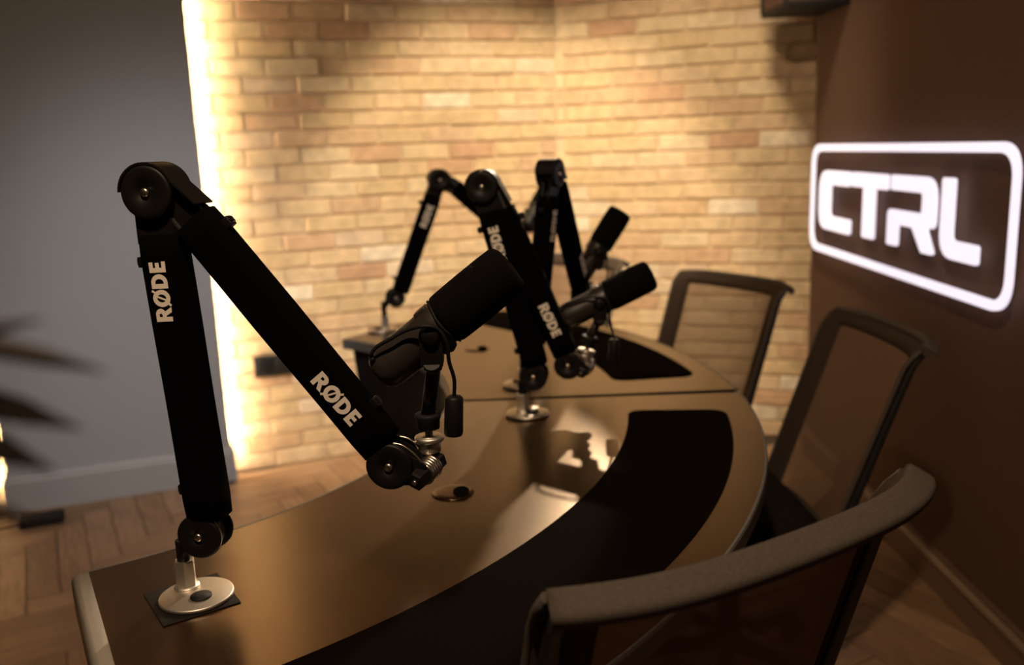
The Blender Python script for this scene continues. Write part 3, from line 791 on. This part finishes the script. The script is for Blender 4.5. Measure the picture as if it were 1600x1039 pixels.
        for sg in (-1, 1): b.cyl(c + sd * sg * .006, c + sd * sg * .024, .026, n=18, ch=.003)
        b.cyl(c + UP * .0, c + UP * .036, .006, n=10); b.build('caster', 'rubber', lg)
    root.location = keep; root.rotation_euler = (0, 0, ang)
    return root
make_chair('foreground chair with curved fabric-edged back, nearest the camera', (.241, .697), (-.525, .851), .072, .50)
make_chair('second chair, brown mesh back between the table and the glowing sign wall', (.862, 1.930), (-1, -.03), -.01)
make_chair('third chair, see-through mesh back against the right brick wall', (.715, 2.700), (-.86, -.51), -.005)
make_chair('farthest chair, its back partly hidden behind arms and microphones', (.270, 3.240), (-.69, -.72), .01)

# ------------------------------------------------------------------ plant close to the lens, left
pb = V((-.46, .26, 0))
pl = thing('potted_plant', 'potted plant with long drooping dark leaves at the left edge', 'plant', pb)
b = MB(); b.lathe(pb, UP, [(0, .11), (.02, .125), (.34, .165), (.36, .168), (.36, .150), (.31, .146), (.31, .001)], 36); b.build('pot', 'pot', pl)
b = MB(); b.lathe(pb + UP * .30, UP, [(0, .140), (.022, .142), (.028, .10), (.03, .001)], 24); b.build('soil', 'soil', pl)
b = MB(); b.tube(smooth_pts([pb + UP * .32, pb + V((.01, 0, .6)), pb + V((-.01, .01, .9)), pb + V((.02, .0, 1.16))]), .013, 10); b.build('trunk', 'stem', pl)
def leaf(p0, p1, sag, wd, roll=0.):
    b = MB(); n = 16; rings = []; p0 = V(p0); p1 = V(p1); d = (p1 - p0); sd = d.cross(UP).normalized()
    c = [p0.lerp(p1, k / n) + UP * (sag * 4 * (k / n) * (1 - k / n)) for k in range(n + 1)]
    for k in range(n + 1):
        f = k / n; w_ = max(.0006, wd * min(1, f * 4) * math.sqrt(max(0, 1 - f ** 12))) / 2
        t_ = (c[min(k + 1, n)] - c[max(k - 1, 0)]).normalized(); s_ = sd * math.cos(roll) + t_.cross(sd).normalized() * math.sin(roll); nn = t_.cross(s_).normalized()
        rings.append([c[k] - s_ * w_ + nn * w_ * .25, c[k] - nn * .0005, c[k] + s_ * w_ + nn * w_ * .25, c[k] + nn * .0012])
    b.ring_loft(rings, True, True); b.build('leaf', 'leaf', pl)
crown = pb + V((.02, 0, 1.16))
for tip, sag, wd, rl in (((-.150, .28, 1.202), .012, .0075, 1.3), ((-.132, .28, 1.184), .026, .0085, 1.2), ((-.142, .28, 1.165), .034, .012, 1.2), ((-.153, .28, 1.151), .035, .014, 1.2), ((-.156, .27, 1.138), .036, .014, 1.2),
                         ((-.75, .75, 1.00), .06, .03, .2), ((-.85, .5, 1.1), .12, .035, .2), ((-.85, .2, 1.15), .12, .035, .2),
                         ((-.6, -.1, 1.1), .12, .035, .2), ((-.35, -.12, 1.05), .12, .035, .2), ((-.75, .6, 1.2), .12, .035, .2), ((-.55, .2, 1.5), .03, .03, .2), ((-.45, .4, 1.45), .05, .03, .2)):
    leaf(crown + V((random.uniform(-.01, .01), random.uniform(-.01, .01), random.uniform(-.08, .03))), tip, sag, wd, rl)
# small black adapter on the floor by the grey wall
t = thing('power_adapter', 'small black box on the floor at the foot of the grey wall', 'adapter', (-1.70, 2.98, 0))
b = MB(); b.box((-1.70, 2.98, .018), (.14, .06, .034), (gd, gn, UP), .006); b.build('body', 'rubber', t)
b = MB(); b.tube(smooth_pts([(-1.77, 2.955, .012), (-1.85, 2.93, .004), (-2.0, 2.95, .004)]), .003, 8); b.build('lead', 'rubber', t)
